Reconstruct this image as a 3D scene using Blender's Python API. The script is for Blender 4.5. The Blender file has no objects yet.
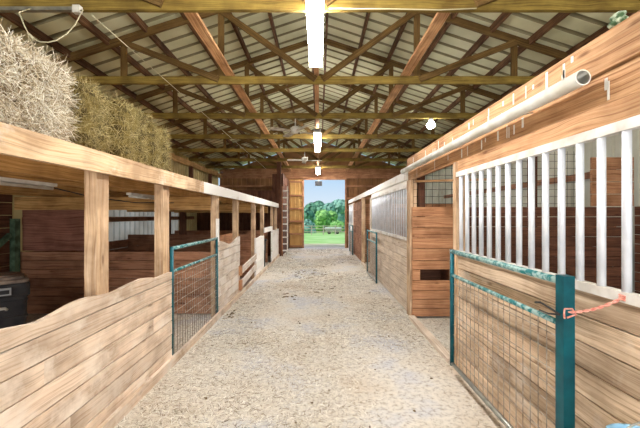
import bpy, math, random
from mathutils import Vector, Matrix
R = random.Random(7)
C = bpy.context.scene.collection
SC = bpy.context.scene

# ------------------------------------------------------------ camera
cd = bpy.data.cameras.new('camera'); cam = bpy.data.objects.new('camera', cd); C.objects.link(cam)
cam.location = (0, 0, 1.6); cam.rotation_euler = (math.pi/2, 0, 0)
cd.sensor_width = 36; cd.lens = 36*335/640; cd.shift_x = 1/640; cd.shift_y = 1.5/640
cd.clip_start = 0.05; cd.clip_end = 500
SC.camera = cam
# ------------------------------------------------------------ view, world, lights
SC.view_settings.view_transform = 'Standard'; SC.view_settings.look = 'None'
SC.view_settings.exposure = 0.0; SC.view_settings.gamma = 1.0
SC.view_settings.use_curve_mapping = False
W = bpy.data.worlds.new('world'); SC.world = W; W.use_nodes = True
wn = W.node_tree; wn.nodes.clear()
tc = wn.nodes.new('ShaderNodeTexCoord'); sx = wn.nodes.new('ShaderNodeSeparateXYZ')
wr = wn.nodes.new('ShaderNodeValToRGB'); bg = wn.nodes.new('ShaderNodeBackground'); wo = wn.nodes.new('ShaderNodeOutputWorld')
wn.links.new(tc.outputs['Generated'], sx.inputs[0]); wn.links.new(sx.outputs['Z'], wr.inputs[0])
wn.links.new(wr.outputs[0], bg.inputs[0]); wn.links.new(bg.outputs[0], wo.inputs[0])
e = wr.color_ramp.elements
e[0].position = 0.0; e[0].color = (.80, .89, .96, 1); e[1].position = .6; e[1].color = (.25, .44, .86, 1)
m = e.new(.10); m.color = (.54, .74, .96, 1)
bg.inputs[1].default_value = 1.0
SUN_STR, FILL_STR, LAMP_STR = 3.6, 390, 92
sd = bpy.data.lights.new('sun', 'SUN'); so = bpy.data.objects.new('sun', sd); C.objects.link(so)
sd.energy = SUN_STR; sd.angle = .02; sd.color = (1, .95, .86); so.rotation_euler = (math.radians(38), 0, math.radians(-60))
ad = bpy.data.lights.new('fill_at_open_end', 'AREA'); ao = bpy.data.objects.new('fill_at_open_end', ad); C.objects.link(ao)  # unseen fill light added behind the camera to brighten the interior
ad.shape = 'RECTANGLE'; ad.size = 7.5; ad.size_y = 3.3; ad.energy = FILL_STR; ad.color = (1, .985, .97)
ao.location = (0, -3.6, 2.0); ao.rotation_euler = (math.radians(94), 0, 0)

# ------------------------------------------------------------ materials
def newmat(name):
    m = bpy.data.materials.new(name); m.use_nodes = True
    nt = m.node_tree; nt.nodes.clear()
    o = nt.nodes.new('ShaderNodeOutputMaterial'); b = nt.nodes.new('ShaderNodeBsdfPrincipled')
    nt.links.new(b.outputs[0], o.inputs[0]); b.inputs['Specular IOR Level'].default_value = .25
    return m, nt, b
def N(nt, t, **kw):
    n = nt.nodes.new(t)
    for k, v in kw.items():
        if k.startswith('i_'): n.inputs[int(k[2:])].default_value = v
        else: setattr(n, k, v)
    return n
def ramp(nt, stops):
    r = nt.nodes.new('ShaderNodeValToRGB'); el = r.color_ramp.elements
    while len(el) < len(stops): el.new(.5)
    for q, (p, c) in zip(el, stops): q.position = p; q.color = (*c, 1) if len(c) == 3 else c
    return r
def srgb(r, g, b):
    f = lambda v: ((v/255+.055)/1.055)**2.4 if v > 10 else v/255/12.92
    return (f(r), f(g), f(b))
def wood(name, base, dark, light=None, blotch=.5, rough=.75, var=.35, paint=None, paint_amt=.5, paint_scale=2.5, knots=True, crack=.8):
    m, nt, b = newmat(name); L = nt.links.new
    uv = N(nt, 'ShaderNodeUVMap'); at = N(nt, 'ShaderNodeAttribute', attribute_name='rnd'); s = N(nt, 'ShaderNodeSeparateXYZ')
    L(uv.outputs[0], s.inputs[0])
    rz = N(nt, 'ShaderNodeMath', operation='MULTIPLY', i_1=37.0); L(at.outputs['Fac'], rz.inputs[0])
    cmb = N(nt, 'ShaderNodeCombineXYZ'); L(s.outputs[0], cmb.inputs[0]); L(s.outputs[1], cmb.inputs[1]); L(rz.outputs[0], cmb.inputs[2])
    # warp
    w = N(nt, 'ShaderNodeTexNoise'); w.inputs['Scale'].default_value = 1.7; w.inputs['Detail'].default_value = 2; L(cmb.outputs[0], w.inputs['Vector'])
    wm = N(nt, 'ShaderNodeVectorMath', operation='MULTIPLY_ADD'); wm.inputs[1].default_value = (0, .075, 0)
    L(w.outputs['Color'], wm.inputs[0]); L(cmb.outputs[0], wm.inputs[2])
    mp = N(nt, 'ShaderNodeMapping'); mp.inputs['Scale'].default_value = (1.0, 38, 1); L(wm.outputs[0], mp.inputs[0])
    g = N(nt, 'ShaderNodeTexNoise'); g.inputs['Scale'].default_value = 1.6; g.inputs['Detail'].default_value = 9; g.inputs['Roughness'].default_value = .72
    L(mp.outputs[0], g.inputs['Vector'])
    lt = light or tuple(min(1, c*1.28) for c in base)
    r = ramp(nt, [(.30, dark), (.45, base), (.66, lt)]); L(g.outputs[0], r.inputs[0])
    col = r.outputs[0]
    cp = N(nt, 'ShaderNodeMapping'); cp.inputs['Scale'].default_value = (1.3, 75, 1); L(wm.outputs[0], cp.inputs[0])
    cn = N(nt, 'ShaderNodeTexNoise'); cn.inputs['Scale'].default_value = 1.0; cn.inputs['Detail'].default_value = 6; cn.inputs['Roughness'].default_value = .6; L(cp.outputs[0], cn.inputs['Vector'])
    cr = ramp(nt, [(.36, (.50, .42, .36)), (.45, (.93, .91, .89)), (.55, (1, 1, 1))]); L(cn.outputs[0], cr.inputs[0])
    cm = N(nt, 'ShaderNodeMix', data_type='RGBA', blend_type='MULTIPLY'); cm.inputs[0].default_value = crack
    L(col, cm.inputs[6]); L(cr.outputs[0], cm.inputs[7]); col = cm.outputs[2]
    # blotches of wear
    n2 = N(nt, 'ShaderNodeTexNoise'); n2.inputs['Scale'].default_value = 3.1; n2.inputs['Detail'].default_value = 5; L(cmb.outputs[0], n2.inputs['Vector'])
    r2 = ramp(nt, [(.36, (1-blotch*.75, 1-blotch*.82, 1-blotch*.88)), (.60, (1.0,)*3)]); L(n2.outputs[0], r2.inputs[0])
    mx = N(nt, 'ShaderNodeMix', data_type='RGBA', blend_type='MULTIPLY'); mx.inputs[0].default_value = 1
    L(col, mx.inputs[6]); L(r2.outputs[0], mx.inputs[7]); col = mx.outputs[2]
    if knots:
        kp = N(nt, 'ShaderNodeMapping'); kp.inputs['Scale'].default_value = (2.2, 7, 1); L(cmb.outputs[0], kp.inputs[0])
        k = N(nt, 'ShaderNodeTexVoronoi'); k.inputs['Scale'].default_value = 1.0; L(kp.outputs[0], k.inputs['Vector'])
        kr = ramp(nt, [(.05, (.38, .30, .25)), (.13, (1, 1, 1))]); L(k.outputs['Distance'], kr.inputs[0])
        mk = N(nt, 'ShaderNodeMix', data_type='RGBA', blend_type='MULTIPLY'); mk.inputs[0].default_value = .8
        L(col, mk.inputs[6]); L(kr.outputs[0], mk.inputs[7]); col = mk.outputs[2]
    if paint:
        n3 = N(nt, 'ShaderNodeTexNoise'); n3.inputs['Scale'].default_value = paint_scale; n3.inputs['Detail'].default_value = 8; n3.inputs['Roughness'].default_value = .65
        L(cmb.outputs[0], n3.inputs['Vector'])
        c0 = 1-paint_amt
        r3 = ramp(nt, [(max(0, c0*.75+.08), (0, 0, 0)), (min(.99, c0*.75+.24), (1, 1, 1))]); L(n3.outputs[0], r3.inputs[0])
        pm = N(nt, 'ShaderNodeMix', data_type='RGBA'); L(r3.outputs[0], pm.inputs[0]); L(col, pm.inputs[6]); pm.inputs[7].default_value = (*paint, 1)
        col = pm.outputs[2]
    # board to board variation
    vr = N(nt, 'ShaderNodeMapRange'); vr.inputs[3].default_value = 1-var/2; vr.inputs[4].default_value = 1+var/2; L(at.outputs['Fac'], vr.inputs[0])
    mv = N(nt, 'ShaderNodeVectorMath', operation='SCALE'); L(col, mv.inputs[0]); L(vr.outputs[0], mv.inputs['Scale'])
    L(mv.outputs[0], b.inputs['Base Color']); b.inputs['Roughness'].default_value = rough
    bp = N(nt, 'ShaderNodeBump'); bp.inputs['Strength'].default_value = .25; bp.inputs['Distance'].default_value = .004
    L(g.outputs[0], bp.inputs['Height']); L(bp.outputs[0], b.inputs['Normal'])
    return m
def plain(name, col, rough=.6, metal=0, noise=0, nscale=8, col2=None, bump=0, emis=0, emc=None):
    m, nt, b = newmat(name); L = nt.links.new
    b.inputs['Roughness'].default_value = rough; b.inputs['Metallic'].default_value = metal
    t = N(nt, 'ShaderNodeTexCoord'); n = N(nt, 'ShaderNodeTexNoise'); n.inputs['Scale'].default_value = nscale; n.inputs['Detail'].default_value = 6
    L(t.outputs['Object'], n.inputs['Vector'])
    c2 = col2 or tuple(c*.7 for c in col)
    w = .28 - .2*min(1, noise)
    r = ramp(nt, [(.5-w, c2 if noise else tuple(c*.93 for c in col)), (.5+w, col)]); L(n.outputs[0], r.inputs[0]); L(r.outputs[0], b.inputs['Base Color'])
    if bump:
        bp = N(nt, 'ShaderNodeBump'); bp.inputs['Strength'].default_value = bump; bp.inputs['Distance'].default_value = .01
        L(n.outputs[0], bp.inputs['Height']); L(bp.outputs[0], b.inputs['Normal'])
    if emis:
        b.inputs['Emission Color'].default_value = (*(emc or col), 1); b.inputs['Emission Strength'].default_value = emis
    return m
def rndmat(name, stops, rough=.8, trans=0):
    m, nt, b = newmat(name); L = nt.links.new
    at = N(nt, 'ShaderNodeAttribute', attribute_name='rnd'); r = ramp(nt, stops); L(at.outputs['Fac'], r.inputs[0])
    L(r.outputs[0], b.inputs['Base Color']); b.inputs['Roughness'].default_value = rough
    return m
def siding(name, col, trans, col2=None, stain=.4):
    """ribbed metal / fibreglass sheet; trans = share of daylight that passes through"""
    m, nt, b = newmat(name); L = nt.links.new
    t = N(nt, 'ShaderNodeTexCoord'); n = N(nt, 'ShaderNodeTexNoise'); n.inputs['Scale'].default_value = 1.3; n.inputs['Detail'].default_value = 6
    L(t.outputs['Object'], n.inputs['Vector'])
    r = ramp(nt, [(.3, col2 or tuple(c*(1-stain) for c in col)), (.65, col)]); L(n.outputs[0], r.inputs[0]); L(r.outputs[0], b.inputs['Base Color'])
    b.inputs['Roughness'].default_value = .55
    if trans:
        tr = N(nt, 'ShaderNodeBsdfTranslucent'); L(r.outputs[0], tr.inputs[0])
        ms = N(nt, 'ShaderNodeMixShader'); ms.inputs[0].default_value = trans
        L(b.outputs[0], ms.inputs[1]); L(tr.outputs[0], ms.inputs[2])
        L(ms.outputs[0], [x for x in nt.nodes if x.type == 'OUTPUT_MATERIAL'][0].inputs[0])
    return m

M = {}
M['tan'] = wood('tan_wood', srgb(222,198,174), srgb(186,152,122), srgb(232,214,194), blotch=.5, var=.2, crack=.5, paint=srgb(226,212,196), paint_amt=.45)
M['beam'] = wood('beam_wood', srgb(218,186,148), srgb(170,128,90), srgb(232,206,174), blotch=.6, var=.12, crack=.6, paint=srgb(232,218,202), paint_amt=.36)
M['white_wood'] = wood('whitened_wood', srgb(220,204,186), srgb(172,146,122), blotch=.2, var=.12, paint=srgb(240,236,230), paint_amt=.72)
M['pale'] = wood('pale_wood', srgb(222,204,186), srgb(178,150,126), srgb(236,224,210), blotch=.3, var=.14, paint=srgb(232,222,212), paint_amt=.55)
M['orange'] = wood('orange_wood', srgb(198,150,108), srgb(128,84,56), srgb(222,182,140), blotch=.4, var=.18)
M['lower'] = wood('lower_wall_wood', srgb(208,182,154), srgb(142,106,80), srgb(236,214,186), blotch=.45, var=.34, paint=srgb(214,202,190), paint_amt=.35)
M['greyed'] = wood('greyed_wood', srgb(212,194,174), srgb(162,136,112), srgb(228,216,202), blotch=.3, var=.18, crack=.6)
M['panel'] = wood('panel_wood', srgb(178,126,90), srgb(118,76,50), srgb(202,154,116), blotch=.45, var=.26)
M['dark'] = wood('dark_stall_wood', srgb(168,120,92), srgb(98,64,48), srgb(190,142,110), blotch=.5, var=.34)
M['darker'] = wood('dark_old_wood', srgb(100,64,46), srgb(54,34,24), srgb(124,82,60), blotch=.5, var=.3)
M['ply'] = wood('reddish_plywood', srgb(140,92,76), srgb(96,58,46), srgb(166,118,98), blotch=.5, var=.1, knots=False)
M['post'] = wood('post_wood', srgb(208,174,138), srgb(154,114,80), srgb(226,200,170), blotch=.6, var=.12, crack=.7)
M['chord'] = wood('green_treated_wood', srgb(132,110,50), srgb(84,66,26), srgb(164,142,72), blotch=.6, var=.2, knots=False)
M['web'] = wood('truss_web_wood', srgb(112,86,46), srgb(68,48,24), srgb(138,110,64), blotch=.5, var=.25, knots=False)
M['purlin'] = wood('purlin_wood', srgb(100,70,48), srgb(52,32,20), srgb(148,112,80), blotch=.7, var=.25, knots=False)
M['runner'] = wood('runner_wood', srgb(206,156,110), srgb(140,92,58), srgb(230,188,144), blotch=.5, var=.1, knots=False)
M['joist'] = wood('joist_wood', srgb(190,146,88), srgb(118,82,42), srgb(214,174,116), blotch=.45, var=.2, knots=False)
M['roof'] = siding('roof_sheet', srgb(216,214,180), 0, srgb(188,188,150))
M['roof_rib'] = siding('shaded_roof_rib', srgb(150,142,110), 0, srgb(116,106,76))  # ribs coloured darker than the sheet to imitate shade in their folds
M['side_l'] = siding('translucent_side_sheet', srgb(214,214,208), .35, srgb(168,160,148))
M['side_tan'] = siding('tan_side_sheet', srgb(196,174,120), .12, srgb(150,124,80))
M['side_r'] = siding('cream_side_sheet', srgb(216,208,184), .35, srgb(184,172,146))
M['door_sheet'] = siding('amber_door_sheet', srgb(226,184,116), .30, srgb(190,140,80))
M['end'] = siding('brown_end_sheet', srgb(150,106,66), .05, srgb(104,68,40))
M['galv'] = plain('galvanised_bar', srgb(232,235,242), .35, .2, 1, 5, srgb(214,218,226))
M['rail'] = plain('white_rail', srgb(234,232,228), .5, .1, .8, 6, srgb(206,198,188), bump=.1)
M['pvc'] = plain('white_pipe', srgb(238,238,232), .45, 0, .8, 5, srgb(212,208,194))
M['teal'] = plain('teal_gate_paint', srgb(14,92,102), .4, .1, .6, 9, srgb(10,68,78), bump=.1)
M['teal_worn'] = plain('worn_teal_gate_paint', srgb(150,176,172), .5, .1, 1, 26, srgb(30,104,106), bump=.2)
M['wire'] = plain('gate_wire', srgb(182,172,158), .5, .2, .6, 20, srgb(110,92,76))
M['dwire'] = plain('dark_wire', srgb(70,60,52), .6, .4, .6, 20)
M['steel'] = plain('dull_steel', srgb(168,168,160), .4, .7, .6, 14)
M['black'] = plain('black_plastic', srgb(34,33,36), .45, 0, .6, 9, srgb(52,50,50))
M['dusty'] = plain('dusty_lid', srgb(150,132,116), .8, 0, .9, 6, srgb(104,90,80), bump=.2)
M['grey'] = plain('grey_plastic', srgb(150,150,150), .5)
M['white'] = plain('white_enamel', srgb(228,226,220), .45, 0, .5, 10, srgb(196,190,178))
M['dull_white'] = plain('dusty_white_enamel', srgb(196,190,178), .6, 0, .8, 10, srgb(150,140,124))
M['blue'] = plain('blue_plastic', srgb(128,180,214), .5, 0, .4, 8, srgb(150,196,222))
M['green'] = plain('faded_green_paint', srgb(92,116,92), .7, 0, .8, 9, srgb(60,76,58))
M['rag'] = plain('green_white_rag', srgb(190,200,176), .8, 0, 1, 30, srgb(70,96,64), bump=.5)
M['rope'] = plain('pink_twine', srgb(232,172,156), .9, 0, .8, 60, srgb(212,128,112), bump=.5)
M['cord'] = plain('pale_cord', srgb(204,196,164), .7)
M['tube'] = plain('lit_tube', (1, .97, .9), .5, 0, emis=LAMP_STR, emc=(1, .975, .95))
M['bulb'] = plain('lit_bulb', (1, .97, .9), .5, 0, emis=60, emc=(.95, .97, 1))
M['drip'] = plain('bird_lime', srgb(238,236,230), .9)
M['wall_void'] = plain('dark_opening', srgb(28, 22, 18), .9)
M['straw_floor'] = rndmat('floor_straw', [(0, srgb(84,68,50)), (.22, srgb(146,130,108)), (.38, srgb(202,192,172)), (.7, srgb(226,219,204)), (1, srgb(246,242,234))])
M['straw_pale'] = rndmat('pale_straw', [(0, srgb(110,92,66)), (.25, srgb(172,154,124)), (.6, srgb(212,202,178)), (1, srgb(240,235,222))])
M['hay'] = rndmat('green_hay', [(0, srgb(74,62,30)), (.3, srgb(118,104,60)), (.7, srgb(158,142,90)), (1, srgb(200,184,134))])
M['hay_core'] = plain('hay_core', srgb(120,102,50), .95, 0, 1, 14, srgb(70,58,26), bump=1)
M['pale_core'] = plain('pale_straw_core', srgb(150,130,100), .95, 0, 1, 30, srgb(90,72,50), bump=1)
M['dung'] = plain('dark_clump', srgb(128,108,82), .95, 0, 1, 20, srgb(86,70,52), bump=1)
M['grass'] = plain('meadow', srgb(180,212,134), .95, 0, 1, .6, srgb(150,196,104))
M['dirt'] = plain('pale_dirt', srgb(206,196,168), .95, 0, .8, 1.2, srgb(176,168,128))
M['bark'] = plain('bark', srgb(92,80,62), .95)
LEAF = [rndmat('leaf_dark', [(0, srgb(84,138,108)), (1, srgb(140,190,150))]), rndmat('leaf_bright', [(0, srgb(118,176,96)), (1, srgb(178,224,130))]),
        rndmat('leaf_blue', [(0, srgb(110,162,140)), (1, srgb(160,204,178))])]  # leaf colours lightened and blued to imitate distance haze
M['fence'] = plain('weathered_fence', srgb(200,184,166), .9)
def floor_mat():
    m, nt, b = newmat('dusty_concrete'); L = nt.links.new
    t = N(nt, 'ShaderNodeTexCoord')
    n = N(nt, 'ShaderNodeTexNoise'); n.inputs['Scale'].default_value = .9; n.inputs['Detail'].default_value = 9; n.inputs['Roughness'].default_value = .62; L(t.outputs['Object'], n.inputs[0])
    r = ramp(nt, [(.38, srgb(192,192,196)), (.48, srgb(208,202,192)), (.62, srgb(200,188,172)), (.76, srgb(172,154,132))]); L(n.outputs[0], r.inputs[0])
    n2 = N(nt, 'ShaderNodeTexNoise'); n2.inputs['Scale'].default_value = 24; n2.inputs['Detail'].default_value = 8; n2.inputs['Roughness'].default_value = .7; L(t.outputs['Object'], n2.inputs[0])
    r2 = ramp(nt, [(.34, (.45, .40, .34)), (.50, (.97, .96, .95)), (.7, (1.12, 1.1, 1.06))]); L(n2.outputs[0], r2.inputs[0])
    mx = N(nt, 'ShaderNodeMix', data_type='RGBA', blend_type='MULTIPLY'); mx.inputs[0].default_value = .9
    L(r.outputs[0], mx.inputs[6]); L(r2.outputs[0], mx.inputs[7]); L(mx.outputs[2], b.inputs['Base Color'])
    b.inputs['Roughness'].default_value = .95
    bp = N(nt, 'ShaderNodeBump'); bp.inputs['Strength'].default_value = .5; bp.inputs['Distance'].default_value = .01
    L(n2.outputs[0], bp.inputs['Height']); L(bp.outputs[0], b.inputs['Normal'])
    return m
M['floor'] = floor_mat()

# ------------------------------------------------------------ mesh helpers
class MB:
    def __init__(s): s.v=[]; s.f=[]; s.uv=[]; s.r=[]; s.mi=[]; s.sm=[]
    def face(s, idx, uvs, rnd, mi=0, sm=False):
        s.f.append(idx); s.uv += uvs; s.r += [rnd]*len(idx); s.mi.append(mi); s.sm.append(sm)
    def box(s, x0, x1, y0, y1, z0, z1, mi=0, axis=None, rnd=None):
        d = [x1-x0, y1-y0, z1-z0]; a = axis if axis is not None else d.index(max(d))
        rnd = R.random() if rnd is None else rnd
        b = len(s.v)
        P = [(x,y,z) for x in (x0,x1) for y in (y0,y1) for z in (z0,z1)]
        s.v += P
        off = R.random()*30
        for q in ((0,1,3,2),(4,6,7,5),(0,4,5,1),(2,3,7,6),(0,2,6,4),(1,5,7,3)):
            n = [i for i in range(3) if len({P[k][i] for k in q}) == 1]
            n = n[0] if n else 0
            o = [i for i in range(3) if i != n]
            if a in o: ua = a; va = [i for i in o if i != a][0]; k_ = 1
            else: ua, va = o
            s.face([b+k for k in q], [(P[k][ua]+off, P[k][va]+n*3.3) for k in q], rnd, mi)
        return s
    def bar(s, p0, p1, w, t, up=(0,0,1), mi=0):
        """rectangular bar from p0 to p1: w along up-ish, t across"""
        p0, p1 = Vector(p0), Vector(p1); d = p1-p0; L = d.length; d.normalize()
        u = Vector(up); u = (u-d*u.dot(d)).normalized(); c = d.cross(u)
        b = len(s.v); off = R.random()*30; rnd = R.random()
        for p in (p0, p1):
            for a_, c_ in ((-1,-1),(1,-1),(1,1),(-1,1)): s.v.append(tuple(p+u*a_*w/2+c*c_*t/2))
        ws = [w, t, w, t]
        for i in range(4):
            j = (i+1) % 4; y0 = sum(ws[:i]); y1 = y0+ws[i]
            s.face([b+i, b+j, b+4+j, b+4+i], [(off,y0),(off,y1),(off+L,y1),(off+L,y0)], rnd, mi)
        s.face([b+3,b+2,b+1,b], [(off,0),(off+w,0),(off+w,t),(off,t)], rnd, mi); s.face([b+4,b+5,b+6,b+7], [(off,0),(off+w,0),(off+w,t),(off,t)], rnd, mi)
        return s
    def tube(s, pts, r, n=10, mi=0, caps=True, rs=None):
        pts = [Vector(p) for p in pts]; b = len(s.v); rnd = R.random(); l = 0
        prev = None
        for i, p in enumerate(pts):
            d = (pts[min(i+1,len(pts)-1)]-pts[max(i-1,0)]).normalized()
            if prev is None: u = Vector((0,0,1)) if abs(d.z) < .9 else Vector((1,0,0))
            else: u = prev
            u = (u-d*u.dot(d)).normalized(); prev = u; c = d.cross(u)
            rr = rs[i] if rs else r
            for k in range(n):
                a = 2*math.pi*k/n; s.v.append(tuple(p+u*math.cos(a)*rr+c*math.sin(a)*rr))
        for i in range(len(pts)-1):
            L = (pts[i+1]-pts[i]).length
            for k in range(n):
                k2 = (k+1) % n
                s.face([b+i*n+k, b+i*n+k2, b+(i+1)*n+k2, b+(i+1)*n+k], [(l,k*.02),(l,k*.02+.02),(l+L,k*.02+.02),(l+L,k*.02)], rnd, mi, n > 5)
            l += L
        if caps:
            s.face([b+k for k in range(n)][::-1], [(0,0)]*n, rnd, mi); e_ = b+(len(pts)-1)*n
            s.face([e_+k for k in range(n)], [(0,0)]*n, rnd, mi)
        return s
    def lathe(s, prof, n=24, c=(0,0,0), mi=0, sx=1, sy=1):
        b = len(s.v); rnd = R.random()
        for r, z in prof:
            for k in range(n):
                a = 2*math.pi*k/n; s.v.append((c[0]+math.cos(a)*r*sx, c[1]+math.sin(a)*r*sy, c[2]+z))
        for i in range(len(prof)-1):
            for k in range(n):
                k2 = (k+1) % n
                s.face([b+i*n+k, b+i*n+k2, b+(i+1)*n+k2, b+(i+1)*n+k], [(k*.05,i*.1)]*4, rnd, mi, True)
        s.face([b+k for k in range(n)][::-1], [(0,0)]*n, rnd, mi); e_ = b+(len(prof)-1)*n
        s.face([e_+k for k in range(n)], [(0,0)]*n, rnd, mi)
        return s
    def strand(s, p, d, L, w, n=None, rnd=None, mi=0, bend=0):
        p = Vector(p); d = Vector(d).normalized(); u = Vector((R.gauss(0,1), R.gauss(0,1), R.gauss(0,1)))
        if n is not None: u = Vector(n).cross(d)+u*.35
        c = (u-d*u.dot(d)).normalized()*w/2; b = len(s.v); rnd = R.random() if rnd is None else rnd
        m_ = p+d*L/2+Vector((R.gauss(0,1),R.gauss(0,1),R.gauss(0,1)))*L*bend; q = p+d*L
        s.v += [tuple(p-c), tuple(p+c), tuple(m_+c), tuple(m_-c), tuple(q+c*.5), tuple(q-c*.5)]
        s.face([b,b+1,b+2,b+3], [(0,0),(0,1),(.5,1),(.5,0)], rnd, mi); s.face([b+3,b+2,b+4,b+5], [(.5,0),(.5,1),(1,1),(1,0)], rnd, mi)
    def build(s, name, mats, parent=None, label=None, loc=None):
        me = bpy.data.meshes.new(name); me.from_pydata(s.v, [], s.f)
        if not isinstance(mats, (list, tuple)): mats = [mats]
        for m in mats: me.materials.append(m)
        uvl = me.uv_layers.new(name='UVMap'); uvl.data.foreach_set('uv', [c for p in s.uv for c in p])
        ca = me.attributes.new('rnd', 'FLOAT', 'CORNER'); ca.data.foreach_set('value', s.r)
        me.polygons.foreach_set('material_index', s.mi); me.polygons.foreach_set('use_smooth', s.sm)
        me.update()
        o = bpy.data.objects.new(name, me); C.objects.link(o)
        if parent: o.parent = parent
        if label: o['label'] = label
        if loc: o.location = loc
        return o
def tag(o, label=None, cat=None, group=None, kind=None):
    if label: o['label'] = label
    if cat: o['category'] = cat
    if group: o['group'] = group
    if kind: o['kind'] = kind
    return o
def thing(name, label, cat, loc=(0,0,0), rz=0, group=None):
    o = bpy.data.objects.new(name, None); C.objects.link(o); o.location = loc; o.rotation_euler = (0,0,rz); o.empty_display_size = .1
    return tag(o, label, cat, group)
def copy_tree(o, loc=None, label=None, parent=None):
    c = o.copy(); C.objects.link(c); c.parent = parent
    if loc is not None: c.location = loc
    if label: c['label'] = label
    for ch in list(o.children): copy_tree(ch, parent=c)
    return c
def struct(o): o['kind'] = 'structure'; return o
def planks_x(mb, x0, x1, y0, y1, zs, gap=.009, joints=True, mi=0):
    """rows of boards running along y on a wall of constant x"""
    for z0, z1 in zs:
        y = y0
        while y < y1-.01:
            L = R.uniform(1.4, 2.8) if joints else 99
            ye = min(y1, y+L)
            if y1-ye < .4: ye = y1
            mb.box(x0, x1+R.uniform(-.003,.003), y, ye-.002, z0+gap/2, z1-gap/2, mi, axis=1); y = ye
    return mb
def planks_y(mb, y0, y1, x0, x1, zs, gap=.009, mi=0):
    for z0, z1 in zs: mb.box(x0, x1, y0, y1+R.uniform(-.003,.003), z0+gap/2, z1-gap/2, mi, axis=0)
    return mb
def rows(z0, z1, h): 
    n = max(1, round((z1-z0)/h)); s = (z1-z0)/n
    return [(z0+i*s, z0+(i+1)*s) for i in range(n)]
def ribbed(axis_len, p0, uvec, vvec, nvec, vlen, pitch=.23, rib=.03, mi=0, mb=None, ribw=.05, rmi=None):
    """ribbed sheet: ribs run along vvec, profile steps along uvec and rises along nvec"""
    mb = mb or MB(); u, v, n, p = Vector(uvec), Vector(vvec), Vector(nvec), Vector(p0)
    prof = []; a = 0
    while a < axis_len:
        prof += [(a, 0), (a+pitch-ribw*1.6, 0), (a+pitch-ribw*1.2, rib), (a+pitch-ribw*.4, rib)]; a += pitch
    prof = [(min(x, axis_len), h) for x, h in prof if x <= axis_len]+[(axis_len, 0)]
    b = len(mb.v)
    for x, h in prof: mb.v.append(tuple(p+u*x+n*h)); mb.v.append(tuple(p+u*x+n*h+v*vlen))
    for i in range(len(prof)-1):
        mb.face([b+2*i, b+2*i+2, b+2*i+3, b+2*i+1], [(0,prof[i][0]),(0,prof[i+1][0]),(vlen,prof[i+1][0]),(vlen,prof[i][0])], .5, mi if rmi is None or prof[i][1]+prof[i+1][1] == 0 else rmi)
    return mb

HW = 4.9            # half width of the barn
Y0, Y1 = -4.0, 16.5 # open end, end wall
EAVE, PITCH = 3.82, .327
RIDGE = EAVE + HW*PITCH
WL, WR = 1.58, 1.42 # aisle faces
def roofz(x): return RIDGE - PITCH*abs(x)

# ------------------------------------------------------------ setting
mb = MB(); mb.box(-HW, HW, Y0, Y1+.6, -.12, 0); struct(mb.build('floor', M['floor']))
# outside ground, falling away from the barn
mb = MB(); prev = None
prof = [(17.1, -.02), (20.5, -.12), (24, -.25), (45, -.98), (80, -2.2), (140, -3.0)]
for (ya, za), (yb, zb) in zip(prof, prof[1:]):
    b = len(mb.v); mb.v += [(-90,ya,za),(90,ya,za),(90,yb,zb),(-90,yb,zb)]
    mb.face([b,b+1,b+2,b+3], [(-90,ya),(90,ya),(90,yb),(-90,yb)], .5, 0 if ya >= 20 else 1)
mb.v += [(-60,-60,-.13),(60,-60,-.13),(60,17.1,-.13),(-60,17.1,-.13)]; b = len(mb.v)-4
mb.face([b,b+1,b+2,b+3], [(0,0)]*4, .5, 1)
struct(mb.build('ground', [M['grass'], M['dirt']]))
# side walls
for sgn, nm, mt in ((-1,'wall_left','side_l'), (1,'wall_right','side_r')):
    x = sgn*(HW+.05)
    w = MB()
    if sgn < 0:
        ribbed(7.2-Y0, (x, Y0, -.05), (0,1,0), (0,0,1), (sgn,0,0), 2.1, mb=w, mi=1)
        ribbed(4.6, (x, 7.2, -.05), (0,1,0), (0,0,1), (sgn,0,0), 2.1, mb=w, mi=0)
        ribbed(Y1-11.8, (x, 11.8, -.05), (0,1,0), (0,0,1), (sgn,0,0), 2.1, mb=w, mi=1)
        ribbed(Y1-Y0, (x, Y0, 2.05), (0,1,0), (0,0,1), (sgn,0,0), EAVE-2.05, mb=w, mi=1)
        struct(w.build(nm, [M['side_l'], M['side_tan']]))
    else:
        ribbed(Y1-Y0, (x, Y0, -.05), (0,1,0), (0,0,1), (sgn,0,0), EAVE+.05, mb=w)
        struct(w.build(nm, [M['side_r']]))
# end wall with the doorway gap
DX0, DX1, DH = -.74, 1.28, 3.36
w = MB(); y = Y1+.04
ribbed(HW+DX0, (-HW, y, -.05), (1,0,0), (0,0,1), (0,1,0), 3.75, mb=w)
ribbed(HW-DX1, (DX1, y, -.05), (1,0,0), (0,0,1), (0,1,0), 3.75, mb=w)
ribbed(DX1-DX0, (DX0, y, DH), (1,0,0), (0,0,1), (0,1,0), 3.70-DH, mb=w)
for i in range(42):                      # gable, sheets cut to the roof slope, a gap left under the roof
    xa = -HW+i*2*HW/42; xb = xa+2*HW/42; b = len(w.v)
    za, zb = roofz(xa)-.13, roofz(xb)-.13
    w.v += [(xa,y,3.70),(xb,y,3.70),(xb,y,max(3.71,zb)),(xa,y,max(3.71,za))]; w.face([b,b+1,b+2,b+3], [(0,xa)]*4, .5)
struct(w.build('wall_end', M['end']))
w = MB()                                  # boarding over the upper end wall
planks_y(w, Y1-.03, Y1, -HW, HW, rows(3.42, 3.9, .16))
for z in (4.3, 4.85): 
    hw = (RIDGE-z)/PITCH-.5; w.box(-hw, hw, Y1-.04, Y1, z, z+.09, axis=0)
for x0, x1 in ((-HW, DX0-.1), (DX1+.1, HW)):
    for z in (.6, 1.2, 1.8, 2.4, 3.0): w.box(x0, x1, Y1-.04, Y1, z, z+.09, axis=0)
struct(w.build('trim_1', M['panel']))
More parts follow.
